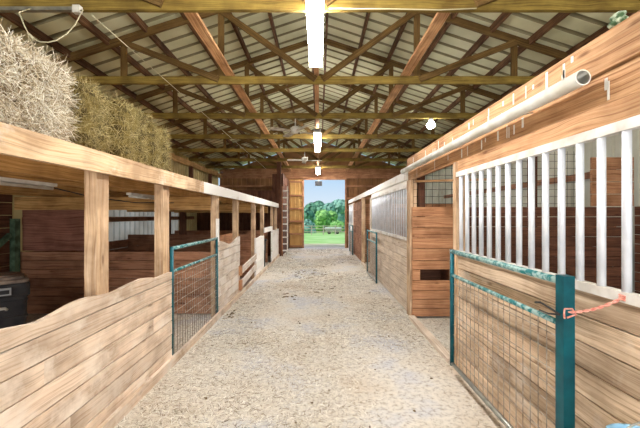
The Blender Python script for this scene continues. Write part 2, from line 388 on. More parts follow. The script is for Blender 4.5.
w = MB(); w.box(DX0-.05, DX0, Y1-.06, Y1+.06, 0, DH); w.box(DX1, DX1+.07, Y1-.06, Y1+.06, 0, DH); w.box(DX0-.05, DX1+.07, Y1-.06, Y1+.06, DH, DH+.12)
struct(w.build('trim_2', M['panel']))
# roof sheets
w = MB(); run = HW+.35
for s_ in (-1, 1):
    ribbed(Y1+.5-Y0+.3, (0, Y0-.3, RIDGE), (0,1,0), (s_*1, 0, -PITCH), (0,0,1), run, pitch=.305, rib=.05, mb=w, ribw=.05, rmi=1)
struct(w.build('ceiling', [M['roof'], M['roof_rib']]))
# low kick boards
w = MB(); w.box(-WL, -WL+.035, .9, 13.2, 0, .09); struct(w.build('trim_3', M['tan']))
w = MB(); w.box(WR-.03, WR+.06, 3.62, 5.2, 0, .05); w.box(WR-.03, WR+.06, 9.3, 11.1, 0, .05); struct(w.build('trim_4', M['greyed']))
w = MB(); w.box(-HW, -WL-.05, -1.0, 13.2, 2.035, 2.06, axis=1)
lf = w.build('floor_loft', M['joist']); struct(lf)

# sliding door panel left of the doorway
t = struct(thing('door_1', None, None, (-1.15, Y1-.10, 0)))
ribbed(.80, (-.40, 0, .06), (1,0,0), (0,0,1), (0,-1,0), 3.3, pitch=.2, rib=.015).build('door_sheet', M['door_sheet'], t)
w = MB()
for z in (.06, .66, 1.28, 1.9, 2.54, 3.2): w.box(-.40, .40, -.09, -.02, z, z+.08, axis=0)
w.box(-.41, -.34, -.075, -.02, .05, 3.36); w.box(.34, .41, -.075, -.02, .05, 3.36)
w.build('door_frame', M['panel'], t)

# ------------------------------------------------------------ roof structure
def truss():
    t = thing('roof_truss', 'first full wooden roof truss overhead, crossing the top edge of the picture', 'roof truss', (0, 3.35, 0), group='wooden trusses spanning the barn')
    cz = 3.70
    MB().bar((-HW, 0, cz), (HW, 0, cz), .115, .045).build('bottom_chord', M['chord'], t)
    for s_ in (-1, 1):
        MB().bar((s_*HW, 0, EAVE-.10), (0, 0, RIDGE-.10-.0), .11, .042).build('top_chord', M['web'], t)
    for s_ in (-1, 1):
        for x in (1.52, 3.03):
            MB().bar((s_*x, -.0, cz), (s_*x, 0, roofz(x)-.12), .09, .04, up=(1,0,0)).build('vertical_web', M['web'], t)
        MB().bar((s_*1.52, -.043, roofz(1.52)-.16), (s_*.05, -.043, cz), .09, .035).build('diagonal_web', M['web'], t)
        MB().bar((s_*3.03, -.043, roofz(3.03)-.16), (s_*1.55, -.043, cz), .09, .035).build('diagonal_web', M['web'], t)
    return t
T0 = truss()
names = ['second', 'third', 'fourth', 'fifth', 'sixth', 'seventh']
for k in range(1, 7):
    copy_tree(T0, (0, 3.35+1.857*k, 0), names[k-1]+' wooden roof truss counted from the camera end' if k < 6 else 'farthest wooden roof truss, next to the end wall')
PX = [.15, .85, 1.46, 2.07, 2.68, 3.27, 3.87, 4.5]
for s_, sn in ((-1, 'left'), (1, 'right')):
    for i, x in enumerate(PX):
        w = MB(); z = roofz(x)-.045
        w.bar((s_*x, Y0, z-.012), (s_*x, Y1+.4, z-.012), .11, .045, up=(0,0,1))
        place = 'along the ridge' if i == 0 else 'at the eave' if i == 7 else ['', 'one', 'two', 'three', 'four', 'five', 'six'][i]+' out from the ridge'
        tag(w.build('roof_purlin', M['purlin']), f'brown lengthwise purlin under the {sn} roof slope, {place}', 'purlin', 'roof purlins')
for x, l in ((-1.38, 'pale orange flat board laid lengthwise on the trusses, left of the lights'), (1.34, 'pale orange flat board laid lengthwise on the trusses, right of the lights')):
    w = MB(); w.box(x-.065, x+.065, 1.0, Y1-.1, 3.762, 3.80, axis=1); tag(w.build('runner_board', M['runner']), l, 'board', 'flat runner boards on the truss chords')
w = MB(); w.box(-.075, .0, 1.0, Y1-.1, 3.762, 3.80, axis=1); tag(w.build('runner_board', M['runner']), 'narrow flat board laid lengthwise above the row of ceiling lights', 'board', 'flat runner boards on the truss chords')
# eave plates and wall posts
for s_, sn in ((-1, 'left'), (1, 'right')):
    w = MB(); w.box(min(s_*4.78, s_*4.83), max(s_*4.78, s_*4.83), Y0, Y1-.1, 3.42, 3.62, axis=1)
    tag(w.build('eave_beam', M['joist']), f'long yellowish beam under the {sn} eave above the side sheeting', 'beam')
    for k, z in enumerate((1.35, 2.26) if s_ > 0 else (1.45,)):
        w = MB(); w.box(min(s_*4.84, s_*4.88), max(s_*4.84, s_*4.88), 5.5, 13.0, z, z+.12, axis=1)
        tag(w.build('wall_girt', M['dark']), f'brown girt board across the {sn} outer sheeting, ' + ('upper one' if k else 'lower one'), 'girt board')

# ------------------------------------------------------------ ceiling lights
def strip_light(y, label):
    t = thing('strip_light', label, 'ceiling light', (-.04, y, 3.62), group='lit strip lights down the middle of the roof')
    L = 2.42
    w = MB(); w.box(-.06, .06, 0, L, -.02, .02, axis=1); w.build('housing', M['white'], t)
    w = MB()                                   # wrap-round diffuser with rounded section
    pr = [(-.085,-.0),(-.083,-.035),(-.06,-.058),(0,-.066),(.06,-.058),(.083,-.035),(.085,-.0),(.06,-.018),(-.06,-.018)]
    b = len(w.v)
    for yy in (.02, L-.02):
        for x, z in pr: w.v.append((x, yy, z))
    n = len(pr)
    for i in range(n): w.face([b+i, b+(i+1)%n, b+n+(i+1)%n, b+n+i], [(0,0)]*4, .5, 0, i < 6)
    w.face([b+i for i in range(n)], [(0,0)]*n, .5); w.face([b+n+i for i in range(n)][::-1], [(0,0)]*n, .5)
    w.build('diffuser', M['tube'], t)
    for yy in (0, L-.02):
        w = MB(); w.box(-.088, .088, yy, yy+.02, -.07, .02); w.build('end_cap', M['white'], t)
    return t
strip_light(2.0, 'nearest lit strip light, large and white at the top centre')
strip_light(7.9, 'middle lit strip light of the three in the centre row')
strip_light(13.6, 'farthest lit strip light, just above the open doorway')
t = strip_light(-3.6, 'lit strip light behind the camera')
t = thing('bulb_light', 'round glaring white lamp under the trusses above the right stalls', 'ceiling light', (2.36, 7.064, 3.642))
MB().lathe([(.05,0),(.05,-.02),(.05,-.06),(.03,-.07)]).build('socket', M['white'], t)
MB().lathe([(.02,-.07),(.06,-.09),(.09,-.13),(.085,-.17),(.05,-.2),(.01,-.21)]).build('bulb', M['bulb'], t)

def fan(loc, rot, label, blade_mat):
    t = thing('ceiling_fan', label, 'ceiling fan', loc, rot, 'ceiling fans left of the lights')
    MB().tube([(0,0,0),(0,0,-.16)], .012, 8).build('down_rod', M['white'], t)
    MB().lathe([(.02,-.15),(.07,-.17),(.10,-.2),(.10,-.26),(.06,-.29),(.03,-.31)]).build('motor', M['white'], t)
    for k in range(4):
        a = k*math.pi/2; d = Vector((math.cos(a), math.sin(a), 0)); c = Vector((-d.y, d.x, .18))
        w = MB(); b = len(w.v); z = -.27
        pts = [(.09,.02),(.16,.055),(.5,.07),(.56,.05),(.56,-.05),(.5,-.07),(.16,-.055),(.09,-.02)]
        for dz in (0, .008):
            for r_, q in pts: w.v.append(tuple(d*r_+c*q+Vector((0,0,z+dz))))
        n = len(pts); w.face([b+i for i in range(n)][::-1], [(0,0)]*n, .5); w.face([b+n+i for i in range(n)], [(0,0)]*n, .5)
        for i in range(n): w.face([b+i, b+(i+1)%n, b+n+(i+1)%n, b+n+i], [(0,0)]*4, .5)
        w.build('blade', blade_mat, t)
fan((-.5, 7.07, 3.64), .5, 'ceiling fan with dusty blades beside the middle strip light', M['dull_white'])
fan((-.46, 10.77, 3.64), .1, 'white ceiling fan seen farther away towards the doorway', M['white'])

# ------------------------------------------------------------ left stalls
def wavy(y): return 1.0 + .022*math.sin(y*4.3+.7) + .015*math.sin(y*9.1) + (.045 if 1.9 < y < 2.9 else 0)*math.sin((y-1.9)*math.pi) - .012*(y > 3.2)
def plank_front(x0, x1, y0, y1, topf, zb, hh, mat, label, group='plank fronts of the left stalls'):
    w = MB(); zt = min(topf(y0+(y1-y0)*i/20) for i in range(21))-.06
    rr = rows(zb, zt, hh); planks_x(w, x0, x1, y0, y1, rr)
    n = max(4, int((y1-y0)/.06)); b = len(w.v); rnd = R.random(); z0 = rr[-1][1]+.003
    for i in range(n+1):
        y = y0+(y1-y0)*i/n
        for x in (x0, x1): w.v.append((x, y, z0)); w.v.append((x, y, topf(y)))
    for i in range(n):
        p = b+4*i; q = p+4; ya = y0+(y1-y0)*i/n; yb = y0+(y1-y0)*(i+1)/n
        w.face([p,p+1,q+1,q], [(ya,z0),(ya,topf(ya)),(yb,topf(yb)),(yb,z0)], rnd)
        w.face([p+2,q+2,q+3,p+3], [(ya,z0),(yb,z0),(yb,topf(yb)),(ya,topf(ya))], rnd)
        w.face([p+1,p+3,q+3,q+1], [(ya,0),(ya,.04),(yb,.04),(yb,0)], rnd)
    w.face([b,b+2,b+3,b+1], [(0,z0),(.04,z0),(.04,1),(0,1)], rnd); e_ = b+4*n; w.face([e_,e_+1,e_+3,e_+2], [(0,z0),(0,1),(.04,1),(.04,z0)], rnd)
    o = w.build('plank_stall_front', mat); return tag(o, label, 'plank wall', group)
plank_front(-WL-.04, -WL, -.4, 3.60, wavy, .03, .158, M['tan'], 'nearest left tan plank stall front with a wavy gnawed top edge')
plank_front(-WL-.04, -WL, 5.30, 6.70, lambda y: 1.14+.05*math.cos((y-5.3)*4.2), .03, .15, M['pale'], 'pale plank stall front just past the left teal gate, dipped gnawed top')
plank_front(-WL-.04, -WL, 8.40, 9.65, lambda y: 1.03+.01*math.sin(y*7), .03, .17, M['white_wood'], 'whitewashed low plank front between the slanting rails and the black bucket')
plank_front(-WL-.04, -WL, 11.3, 13.15, lambda y: 1.08+.008*math.sin(y*6), .03, .17, M['white_wood'], 'whitewashed low plank front at the far end of the left stalls')
for za, zb, l in ((.47, .56, 'upper pale rail across the open bay behind the left stall front'), (.20, .31, 'lower pale rail across the open bay behind the left stall front')):
    MBx = MB().bar((-WL+.0, 6.72, za), (-WL+.0, 8.40, zb+.02), .13, .035); tag(MBx.build('slip_rail', M['pale']), l, 'rail', 'pale slip rails')
w = MB(); w.box(-WL+.002, -WL+.05, 6.58, 6.70, .42, .60); w.box(-WL+.002, -WL+.05, 6.58, 6.70, .13, .32); tag(w.build('rail_bracket', M['panel']), 'brown wooden blocks holding the ends of the two pale rails', 'bracket')
w = MB(); planks_x(w, -WL-.45, -WL-.42, 6.75, 8.3, rows(.03, 1.2, .3)); tag(w.build('chute_panel', M['panel']), 'brown board panel set back behind the two pale rails', 'panel')
w = MB(); w.box(-WL-.02, -WL+.02, 9.70, 11.25, 1.10, 1.24); tag(w.build('cross_board', M['white_wood']), 'short whitewashed board above the black bucket opening', 'board')
# posts
ps = [2.44, 3.48, 5.29, 6.62, 8.42, 9.73, 11.76, 12.78]
pl = ['nearest tan stall post, behind the wavy plank front', 'tan stall post at the hinge end of the left teal gate', 'stall post at the latch end of the left teal gate, with a light board', 'stall post at the near end of the pale slip rails',
      'stall post at the far end of the pale slip rails', 'stall post just before the black bucket', 'stall post just past the black bucket', 'farthest stall post under the left header']
for k, (y, l) in enumerate(zip(ps, pl)):
    w = MB(); w.box(-WL-.13, -WL-.04, y, y+.14, 0, 2.03); o = w.build('stall_post', M['post']); tag(o, l, 'post', 'posts of the left stalls')
w = MB(); w.box(-WL-.04, -WL-.015, 5.26, 5.36, 1.12, 1.55); tag(w.build('backing_board', M['white_wood']), 'short upright light board nailed on the post above the left gate', 'board')
# header
for ya, yb, mt, l in ((-.6, 4.6, 'beam', 'near tan length of the long header beam over the left stalls'), (4.6, 13.25, 'white_wood', 'far whiter length of the header beam over the left stalls')):
    w = MB(); w.box(-WL-.04, -WL, ya, yb, 1.912, 2.065, axis=1); tag(w.build('header_beam', M[mt]), l, 'beam', 'header beam of the left stalls')  # far length coloured whiter than the near one
# joists, girders
for k, x in enumerate((-2.12, -2.5, -3.15, -3.8, -4.45)):
    w = MB(); w.box(x-.02, x+.02, -.9, 13.1, 1.90, 2.034, axis=1); tag(w.build('loft_joist', M['joist']), 'lengthwise joist under the hay loft, '+['closest to', 'second from', 'third from', 'fourth from', 'farthest from'][k]+' the aisle', 'joist', 'loft joists')
for y, l in ((5.33, 'yellowish cross beam above the first left stall divider'), (8.45, 'cross beam above the second left stall divider'), (11.2, 'cross beam above the third left stall divider')):
    w = MB(); w.box(-4.85, -WL-.14, y, y+.07, 1.69, 1.895, axis=0); tag(w.build('loft_girder', M['joist']), l, 'beam', 'cross beams under the loft')
# dividers
def divider(y, h, x0, x1, label, mat='dark', hh=.145):
    w = MB(); planks_y(w, y, y+.04, x0, x1, rows(.02, h, hh)); return tag(w.build('stall_divider', M[mat]), label, 'plank wall', 'plank dividers between stalls')
divider(5.38, 1.02, -4.85, -WL-.15, 'reddish brown plank divider behind the first left stall bay', 'dark')
divider(8.50, 1.12, -4.85, -WL-.15, 'plank divider seen over the left teal gate, farther back', 'dark')
divider(11.25, 1.1, -4.85, -WL-.15, 'farthest low plank divider in the left stalls', 'dark')
w = MB(); w.box(-4.80, -3.72, 5.42, 5.44, 1.03, 1.69, axis=0); tag(w.build('plywood_sheet', M['ply']), 'dark reddish plywood sheet above the first left divider', 'plywood sheet')
for x, y, l in ((-3.66, 5.46, 'dark post at the end of the reddish plywood sheet'), (-3.9, 8.56, 'dark post against the left outer sheeting'), (-3.5, 8.56, 'second dark post against the left outer sheeting'), (-2.9, 11.3, 'dark post far back in the left stalls')):
    w = MB(); w.box(x-.07, x+.07, y, y+.12, 0, 1.88); tag(w.build('inner_post', M['darker']), l, 'post', 'dark inner posts of the left stalls')
w = MB(); planks_x(w, -4.88, -4.85, 5.5, 13.1, rows(.02, 1.0, .2)); tag(w.build('wainscot', M['dark']), 'brown boarding along the foot of the left outer wall', 'boarding')
w = MB(); planks_x(w, -4.88, -4.85, -.5, 5.3, rows(.02, 2.0, .2)); tag(w.build('wainscot', M['darker']), 'dark boarding on the outer wall of the first left stall', 'boarding')
w = MB(); w.box(-4.84, -4.76, 5.24, 5.34, 0, 1.55); w.bar((-4.8, 5.2, 1.3), (-4.8, 4.5, .75), .07, .05); tag(w.build('green_post', M['green']), 'faded green post with a slanting brace behind the black chest', 'post')
for y, l in ((10.42, 'dark wall post against the left outer sheeting, just past the hay bales'), (12.4, 'dark wall post against the left outer sheeting, before the board wall'), (14.6, 'dark wall post against the left outer sheeting, beyond the board wall')):
    w = MB(); w.box(-4.83, -4.70, y, y+.13, 2.06 if y < 13.2 else 0, 3.42); tag(w.build('wall_post', M['darker']), l, 'post', 'wall posts on the left above the loft')
# room wall beyond the left stalls
w = MB()
for i in range(24):
    xa = -4.85+i*3.42/24; w.box(xa+.002, xa+3.42/24-.002, 13.3, 13.33, 0, 2.6 if i < 21 else 3.25, axis=2)
tag(w.build('board_wall', M['darker']), 'tall dark board wall closing the far end of the left stalls', 'plank wall')
w = MB(); w.box(-1.66, -1.50, 13.16, 13.29, 0, 3.7); tag(w.build('tall_post', M['darker']), 'tall dark post beside the ladder', 'post')
w = MB(); planks_x(w, -1.47, -1.44, 13.34, 16.4, rows(.02, 3.3, .2)); tag(w.build('side_board_wall', M['darker']), 'dark board wall behind the ladder running to the end wall', 'plank wall')
t = thing('ladder', 'white ladder standing by the tall dark post near the doorway', 'ladder', (-1.40, 13.15, 0))
for x in (-.045, .16):
    MB().box(x-.02, x+.02, 0, .04, 0, 2.75).build('side_rail', M['panel'] if x < 0 else M['white'], t)
for k in range(10):
    MB().box(-.025, .14, -.01, .035, .2+.26*k, .25+.26*k, axis=0).build('rung', M['white'], t)
# lamps under the loft
for y, L, l in ((1.66, 1.5, 'unlit tube lamp under the loft in the first left stall'), (4.4, .9, 'unlit tube lamp behind the second left post'), (5.6, 1.3, 'unlit tube lamp over the pale plank front'), (8.75, 1.3, 'unlit tube lamp deep in the left stalls')):
    t = thing('tube_lamp', l, 'lamp', (-2.5, y, 1.87), group='unlit tube lamps under the loft')
    w = MB(); w.box(-.032, .032, 0, L, -.0, .03, axis=1); w.build('housing', M['white'], t)
    MB().tube([(0,.02,-.016),(0,L-.02,-.016)], .016, 10).build('tube', M['white'], t)
w = MB(); w.tube([(-2.5,3.16,1.86),(-2.45,3.6,1.80),(-2.3,4.2,1.76),(-2.3,5.3,1.80)], .006, 6); tag(w.build('lamp_cord', M['black']), 'thin dark cord running back from the first tube lamp', 'cord')
# chest
t = thing('storage_chest', 'black plastic storage chest with a dusty domed lid in the first left stall', 'chest', (-3.645, 3.44, 0), math.radians(45))
def rbox(mb, hx, hy, z0, z1, r=.05, tz=0, mi=0):
    n = 5; pts = []
    for cx, cy, a0 in ((hx-r,hy-r,0),(-hx+r,hy-r,90),(-hx+r,-hy+r,180),(hx-r,-hy+r,270)):
        for i in range(n+1):
            a = math.radians(a0+90*i/n); pts.append((cx+r*math.cos(a), cy+r*math.sin(a)))
    b = len(mb.v); m_ = len(pts)
    for z, sc in ((z0, 1-tz), (z1-.015, 1), (z1, .985)):
        for x, y in pts: mb.v.append((x*sc, y*sc, z))
    for j in range(2):
        for i in range(m_): mb.face([b+j*m_+i, b+j*m_+(i+1)%m_, b+(j+1)*m_+(i+1)%m_, b+(j+1)*m_+i], [(0,0)]*4, .5, mi, True)
    mb.face([b+i for i in range(m_)][::-1], [(0,0)]*m_, .5, mi); mb.face([b+2*m_+i for i in range(m_)], [(0,0)]*m_, .5, mi)
    return mb
rbox(MB(), .48, .25, .02, .74, tz=.05).build('body', M['black'], t)
w = MB(); rbox(w, .50, .27, .75, .885); rbox(w, .49, .26, .735, .752); w.build('lid_rim', M['black'], t)
w = MB(); rbox(w, .495, .265, .885, .925, .07); rbox(w, .46, .225, .92, .95, .09); rbox(w, .40, .17, .945, .965, .09); w.build('lid', M['dusty'], t, 'dusty brown domed lid')
for x in (-.22, .28):
    lt = MB().box(x-.065, x+.065, -.30, -.268, .775, .85, axis=0).build('latch', M['grey'], t)
    MB().box(x-.05, x+.05, -.306, -.299, .79, .83, axis=0).build('latch_inset', M['black'], lt)
MB().tube([(.05,-.245,.62),(.06,-.275,.64),(.30,-.275,.64),(.31,-.245,.62)], .015, 8).build('handle', M['white'], t)
w = MB()
for z in (.2, .36, .52, .69): rbox(w, .485, .255, z, z+.022, tz=0)
w.build('rib', M['black'], t)
# bucket left
def bucket(name, loc, r, h, mat, label, cat='bucket', bail=True):
    t = thing(name, label, cat, loc)
    MB().lathe([(r*.8,0),(r*.97,h*.93),(r*1.05,h*.94),(r*1.05,h),(r*.95,h),(r*.93,h*.9),(r*.76,.01)]).build('pail', mat, t)
    if bail:
        MB().tube([(math.cos(a)*r*1.06, 0, h*.93+math.sin(a)*r*.9) for a in [math.pi*i/12 for i in range(13)]], .004, 6).build('bail_handle', M['steel'], t)
    return t
bucket('barrel', (-WL+.0-.32, 10.55, 0), .25, .86, M['black'], 'black upright barrel in the gap between the whitewashed fronts', 'barrel', False)

# ------------------------------------------------------------ gates
def gate(name, loc, rz, L, H0, H1, label, square_end=True, flip=False, group='teal wire-mesh gates'):
    """gate in its own y direction from 0 to L"""
    t = thing(name, label, 'gate', loc, rz, group)
    r = .021; zm = H0+(H1-H0)*.79
    MB().tube([(0,0,H1),(0,L,H1)], r).build('top_rail', M['teal_worn'], t, 'worn top rail')
    MB().tube([(0,0,zm),(0,L,zm)], r*.8).build('middle_rail', M['teal_worn'], t, 'worn middle rail')
    MB().tube([(0,0,H0),(0,L,H0)], r*.9).build('bottom_rail', M['steel'], t)
    if square_end:
        MB().box(-.03, .03, -.03, .03, H0-.02, H1+.035).build('end_post', M['teal'], t)
    else: MB().tube([(0,0,H0-.02),(0,0,H1+.02)], r).build('end_post', M['teal'], t)
    MB().tube([(0,L,H0-.02),(0,L,H1+.02)], r).build('end_post', M['teal'], t)
    w = MB(); k = 0; y = .07
    while y < L-.03: w.tube([(.0,y,H0),(.0,y,zm)], 0.0030, 5, caps=False); y += .075
    z = H0+.09
    while z < zm: w.tube([(.005,0,z),(.005,L,z)], 0.0030, 5, caps=False); z += .10
    w.build('wire_mesh', M['wire'], t)
    for z in (H0+.12, H1-.12):
        MB().tube([(0,L,z),(.03,L+.03,z)], .012, 8).build('hinge', M['steel'], t)
    return t
gate('mesh_gate', (-WL-.02, 3.64, 0), 0, 1.60, .05, 1.24, 'closed teal wire-mesh gate in the left stall opening', False)
gate('mesh_gate', (1.315, 1.79, 0), 0, 1.52, .14, 1.245, 'nearest teal wire-mesh gate standing against the right plank wall')
gate('mesh_gate', (1.33, 7.75, 0), 0, 1.45, .05, 1.19, 'middle teal wire-mesh gate folded back on the right stalls', False)
gate('mesh_gate', (1.34, 13.3, 0), 0, 1.3, .05, 1.19, 'farthest teal wire-mesh gate near the doorway on the right', False)

# ------------------------------------------------------------ right stalls
def boards_thing(name, x0, x1, y0, y1, zs, mat, label, cat, group=None, joints=True):
    w = MB(); planks_x(w, x0, x1, y0, y1, zs, joints=joints); return tag(w.build(name, mat), label, cat, group)
X = WR+.03
t = thing('stall_fascia', 'tall orange-brown board fascia over the nearest right stall, streaked white', 'board fascia', (X, 0, 0))
w = MB(); w.box(-.02, .02, -.4, 5.45, 2.33, 2.515, axis=1); w.build('upper_board', M['orange'], t)
w = MB(); w.box(0, .04, -.4, 5.45, 2.165, 2.322, axis=1); w.build('middle_board', M['orange'], t)
w = MB(); w.box(0, .04, -.4, 3.56, 2.055, 2.163, axis=1); w.build('lower_board', M['orange'], t)
for i in range(52):
    w = MB(); y = R.uniform(1.3, 5.2); top = R.choice([2.50, 2.45, 2.40, 2.30]) - R.random()*.03; ln = R.uniform(.02, .12); xx = -.0215 if top > 2.335 else -.001
    ww = R.uniform(.006, .022); w.box(xx-.0015, xx+.0015, y, y+ww, max(top-ln, 2.335 if top > 2.335 else 2.17), top)
    w.build('streak', M['drip'], t, 'white bird-lime streak')
t = thing('drain_pipe', 'long white plastic pipe slung along the right fascia boards', 'pipe', (1.36, 1.725, 2.312))
w = MB(); n = 20; ro, ri = .041, .035; Lp = 3.7
for r_, fl in ((ro, 1), (ri, -1)):
    b = len(w.v)
    for yy in (0, Lp):
        for k in range(n): a = 2*math.pi*k/n; w.v.append((r_*math.cos(a), yy, r_*math.sin(a)))
    for k in range(n):
        q = [b+k, b+(k+1)%n, b+n+(k+1)%n, b+n+k]; w.face(q if fl > 0 else q[::-1], [(0,0)]*4, .5, 0, True)
for e_ in (0, 1):
    for k in range(n): w.face([e_*n+k, e_*n+(k+1)%n, 2*n+e_*n+(k+1)%n, 2*n+e_*n+k], [(0,0)]*4, .5)
w.build('tube', M['pvc'], t)
for y in (.5, 1.6, 2.7, 3.5):
    MB().tube([(.06,y,.045),(.0,y,.042),(-.038,y,.0),(0,y,-.041),(.06,y,-.03)], .004, 6).build('strap', M['steel'], t)
def grille(y0, nb, z0, z1, label, x=WR+.03, pitch=.1415, endpad=.08, br=.0195):
    L = (nb-1)*pitch+2*endpad
    t = thing('bar_grille', label, 'grille', (x, y0, 0), group='white bar grilles on the right stalls')
    MB().box(-.022, .022, 0, L, z1-.005, z1+.045, axis=1).build('top_rail', M['rail'], t)
    MB().box(-.022, .022, 0, L, z0-.045, z0+.005, axis=1).build('bottom_rail', M['rail'], t)
    for k in range(nb):
        MB().tube([(0,endpad+k*pitch,z0),(0,endpad+k*pitch,z1)], br, 12).build('bar', M['galv'], t)
    return t
# bars at y = 1.578 + .1415 k ; one or two more just outside the frame
grille(1.578-3*.1415-.08, 17, 1.235, 2.005, 'nearest white bar grille on the right, large upright bars')
grille(5.50, 26, 1.235, 2.055, 'middle bar grille on the right stalls, seen at a steep angle', br=.011)
grille(14.35, 13, 1.235, 2.055, 'farthest bar grille on the right, next to the doorway', br=.011)
lower_rows = [(1.05,1.19),(.90,1.05),(.76,.90),(.61,.76),(.47,.61),(.32,.47),(.18,.32),(.02,.18)]
boards_thing('plank_stall_wall', X, X+.04, -.4, 3.50, lower_rows, M['lower'], 'nearest right plank stall wall below the bars, behind the teal gate', 'plank wall', 'plank walls of the right stalls')
boards_thing('plank_stall_wall', X, X+.04, 5.52, 9.25, rows(.02, 1.19, .146), M['greyed'], 'middle right greyish plank stall wall below the steep grille', 'plank wall', 'plank walls of the right stalls')
boards_thing('plank_stall_wall', X, X+.04, 14.3, 16.4, rows(.02, 1.19, .146), M['white_wood'], 'farthest right whitewashed plank stall wall by the doorway', 'plank wall', 'plank walls of the right stalls')
for ya, yb, z1, mt, l in ((3.50, 3.575, 2.16, 'post', 'narrow stall post at the end of the nearest right grille'), (5.27, 5.46, 2.163, 'post', 'light square post at the far side of the right stall opening'),
                  (9.27, 9.40, 2.10, 'greyed', 'post at the end of the middle right grille'), (11.15, 11.30, 2.188, 'post', 'tan post with the brown door farther down the right side'), (14.12, 14.28, 2.12, 'white_wood', 'whitewashed post before the farthest right grille')):
    w = MB(); w.box(X-.02, X+.09, ya, yb, 0, z1); tag(w.build('stall_post', M[mt]), l, 'post', 'posts of the right stalls')
w = MB(); w.box(X-.02, X+.02, 5.47, 11.3, 2.19, 2.33, axis=1); tag(w.build('header_board', M['white_wood']), 'pale header board along the top of the middle right stall', 'board', 'header boards of the right stalls')
w = MB(); w.box(X-.02, X+.02, 11.32, 16.4, 2.19, 2.33, axis=1); tag(w.build('header_board', M['white_wood']), 'whitish header board running to the doorway on the right', 'board', 'header boards of the right stalls')  # far header in the white wood colour
w = MB(); w.box(X, X+.04, 5.47, 9.27, 2.105, 2.185, axis=1); tag(w.build('header_board', M['white_wood']), 'narrow pale board just above the steep middle grille', 'board', 'header boards of the right stalls')
# dividers on the right
w = MB(); zs = [(.03,.16),(.16,.30),(.30,.44),(.44,.595)]; XE = 2.20; planks_y(w, 5.20, 5.24, X+.0, XE, zs)
w.box(X, X+.12, 5.20, 5.24, .60, .755, axis=0); w.box(X+.58, XE, 5.20, 5.24, .60, .755, axis=0)
planks_y(w, 5.20, 5.24, X, XE, [(.76,.90),(.90,1.09),(1.09,1.25),(1.25,1.42),(1.42,1.58),(1.58,1.735)])
tag(w.build('slotted_divider', M['panel']), 'orange-brown plank divider with a narrow feed slot in the right opening', 'plank wall')
w = MB(); planks_y(w, 5.20, 5.24, XE+.005, 4.84, rows(.03, 1.735, .155)); tag(w.build('stall_divider', M['darker']), 'dark brown plank divider behind the nearest bar grille', 'plank wall')  # outer part of the same divider, in darker boards
w = MB(); w.box(X+.1, X+.62, 5.62, 5.64, .5, .85, axis=0); w.box(X+.1, X+.62, 5.25, 5.64, .46, .5); w.box(X+.1, X+.12, 5.25, 5.62, .5, .85); w.box(X+.6, X+.62, 5.25, 5.62, .5, .85); w.box(X+.1, X+.62, 5.25, 5.64, .85, .87)
tag(w.build('slot_dark_box', M['darker']), 'dark wooden box added behind the slot of the divider to darken it', 'box')  # box added so that the slot shows dark
def meshpanel(y, x0, x1, z0, z1, label):
    w = MB(); x = x0
    while x <= x1: w.tube([(x,y,z0),(x,y,z1)], .003, 4, caps=False); x += .10
    z = z0+.05
    while z < z1: w.tube([(x0,y+.004,z),(x1,y+.004,z)], .003, 4, caps=False); z += .11
    tag(w.build('wire_panel', M['dwire']), label, 'wire mesh')
meshpanel(5.22, X+.02, 4.1, 1.735, 2.6, 'dark wire mesh above the slotted divider in the nearest right stall')
w = MB(); w.tube([(X+.05,5.19,2.13),(2.6,5.19,2.16)], .018, 8); tag(w.build('crossbar', M['runner']), 'thin yellowish stick across the wire mesh over the divider', 'stick')
for x, y, z, l in ((1.62, 5.27, 2.5, 'dark slender post behind the wire mesh near the opening'), (3.38, 5.26, 2.62, 'dark post in the middle of the nearest right stall divider')):
    w = MB(); w.box(x-.05, x+.05, y, y+.1, .87 if x < 2 else 0, z); tag(w.build('inner_post', M['darker']), l, 'post', 'dark inner posts of the right stall')
w = MB(); planks_y(w, 5.15, 5.19, 4.2, 4.84, rows(1.74, 2.5, .19)); tag(w.build('raised_boarding', M['panel']), 'raised brown boarding at the outer end of the divider, seen behind the bars', 'boarding')
w = MB(); planks_x(w, 4.84, 4.87, -.5, 5.14, rows(.02, 1.74, .145)); tag(w.build('wainscot', M['darker']), 'dark boarding at the foot of the right outer wall, nearest stall', 'boarding')
w = MB(); planks_x(w, 4.84, 4.87, 5.28, 16.2, rows(.02, 1.2, .145)); tag(w.build('wainscot', M['darker']), 'dark boarding at the foot of the right outer wall, farther stalls', 'boarding')
divider(11.35, 2.0, X+.02, 4.84, 'tan plank divider seen through the far right opening', 'panel')
w = MB(); planks_x(w, X+.0, X+.03, 11.45, 14.1, rows(.02, 2.1, .3)); tag(w.build('brown_door', M['dark']), 'reddish brown boarded door between the far right posts', 'door')
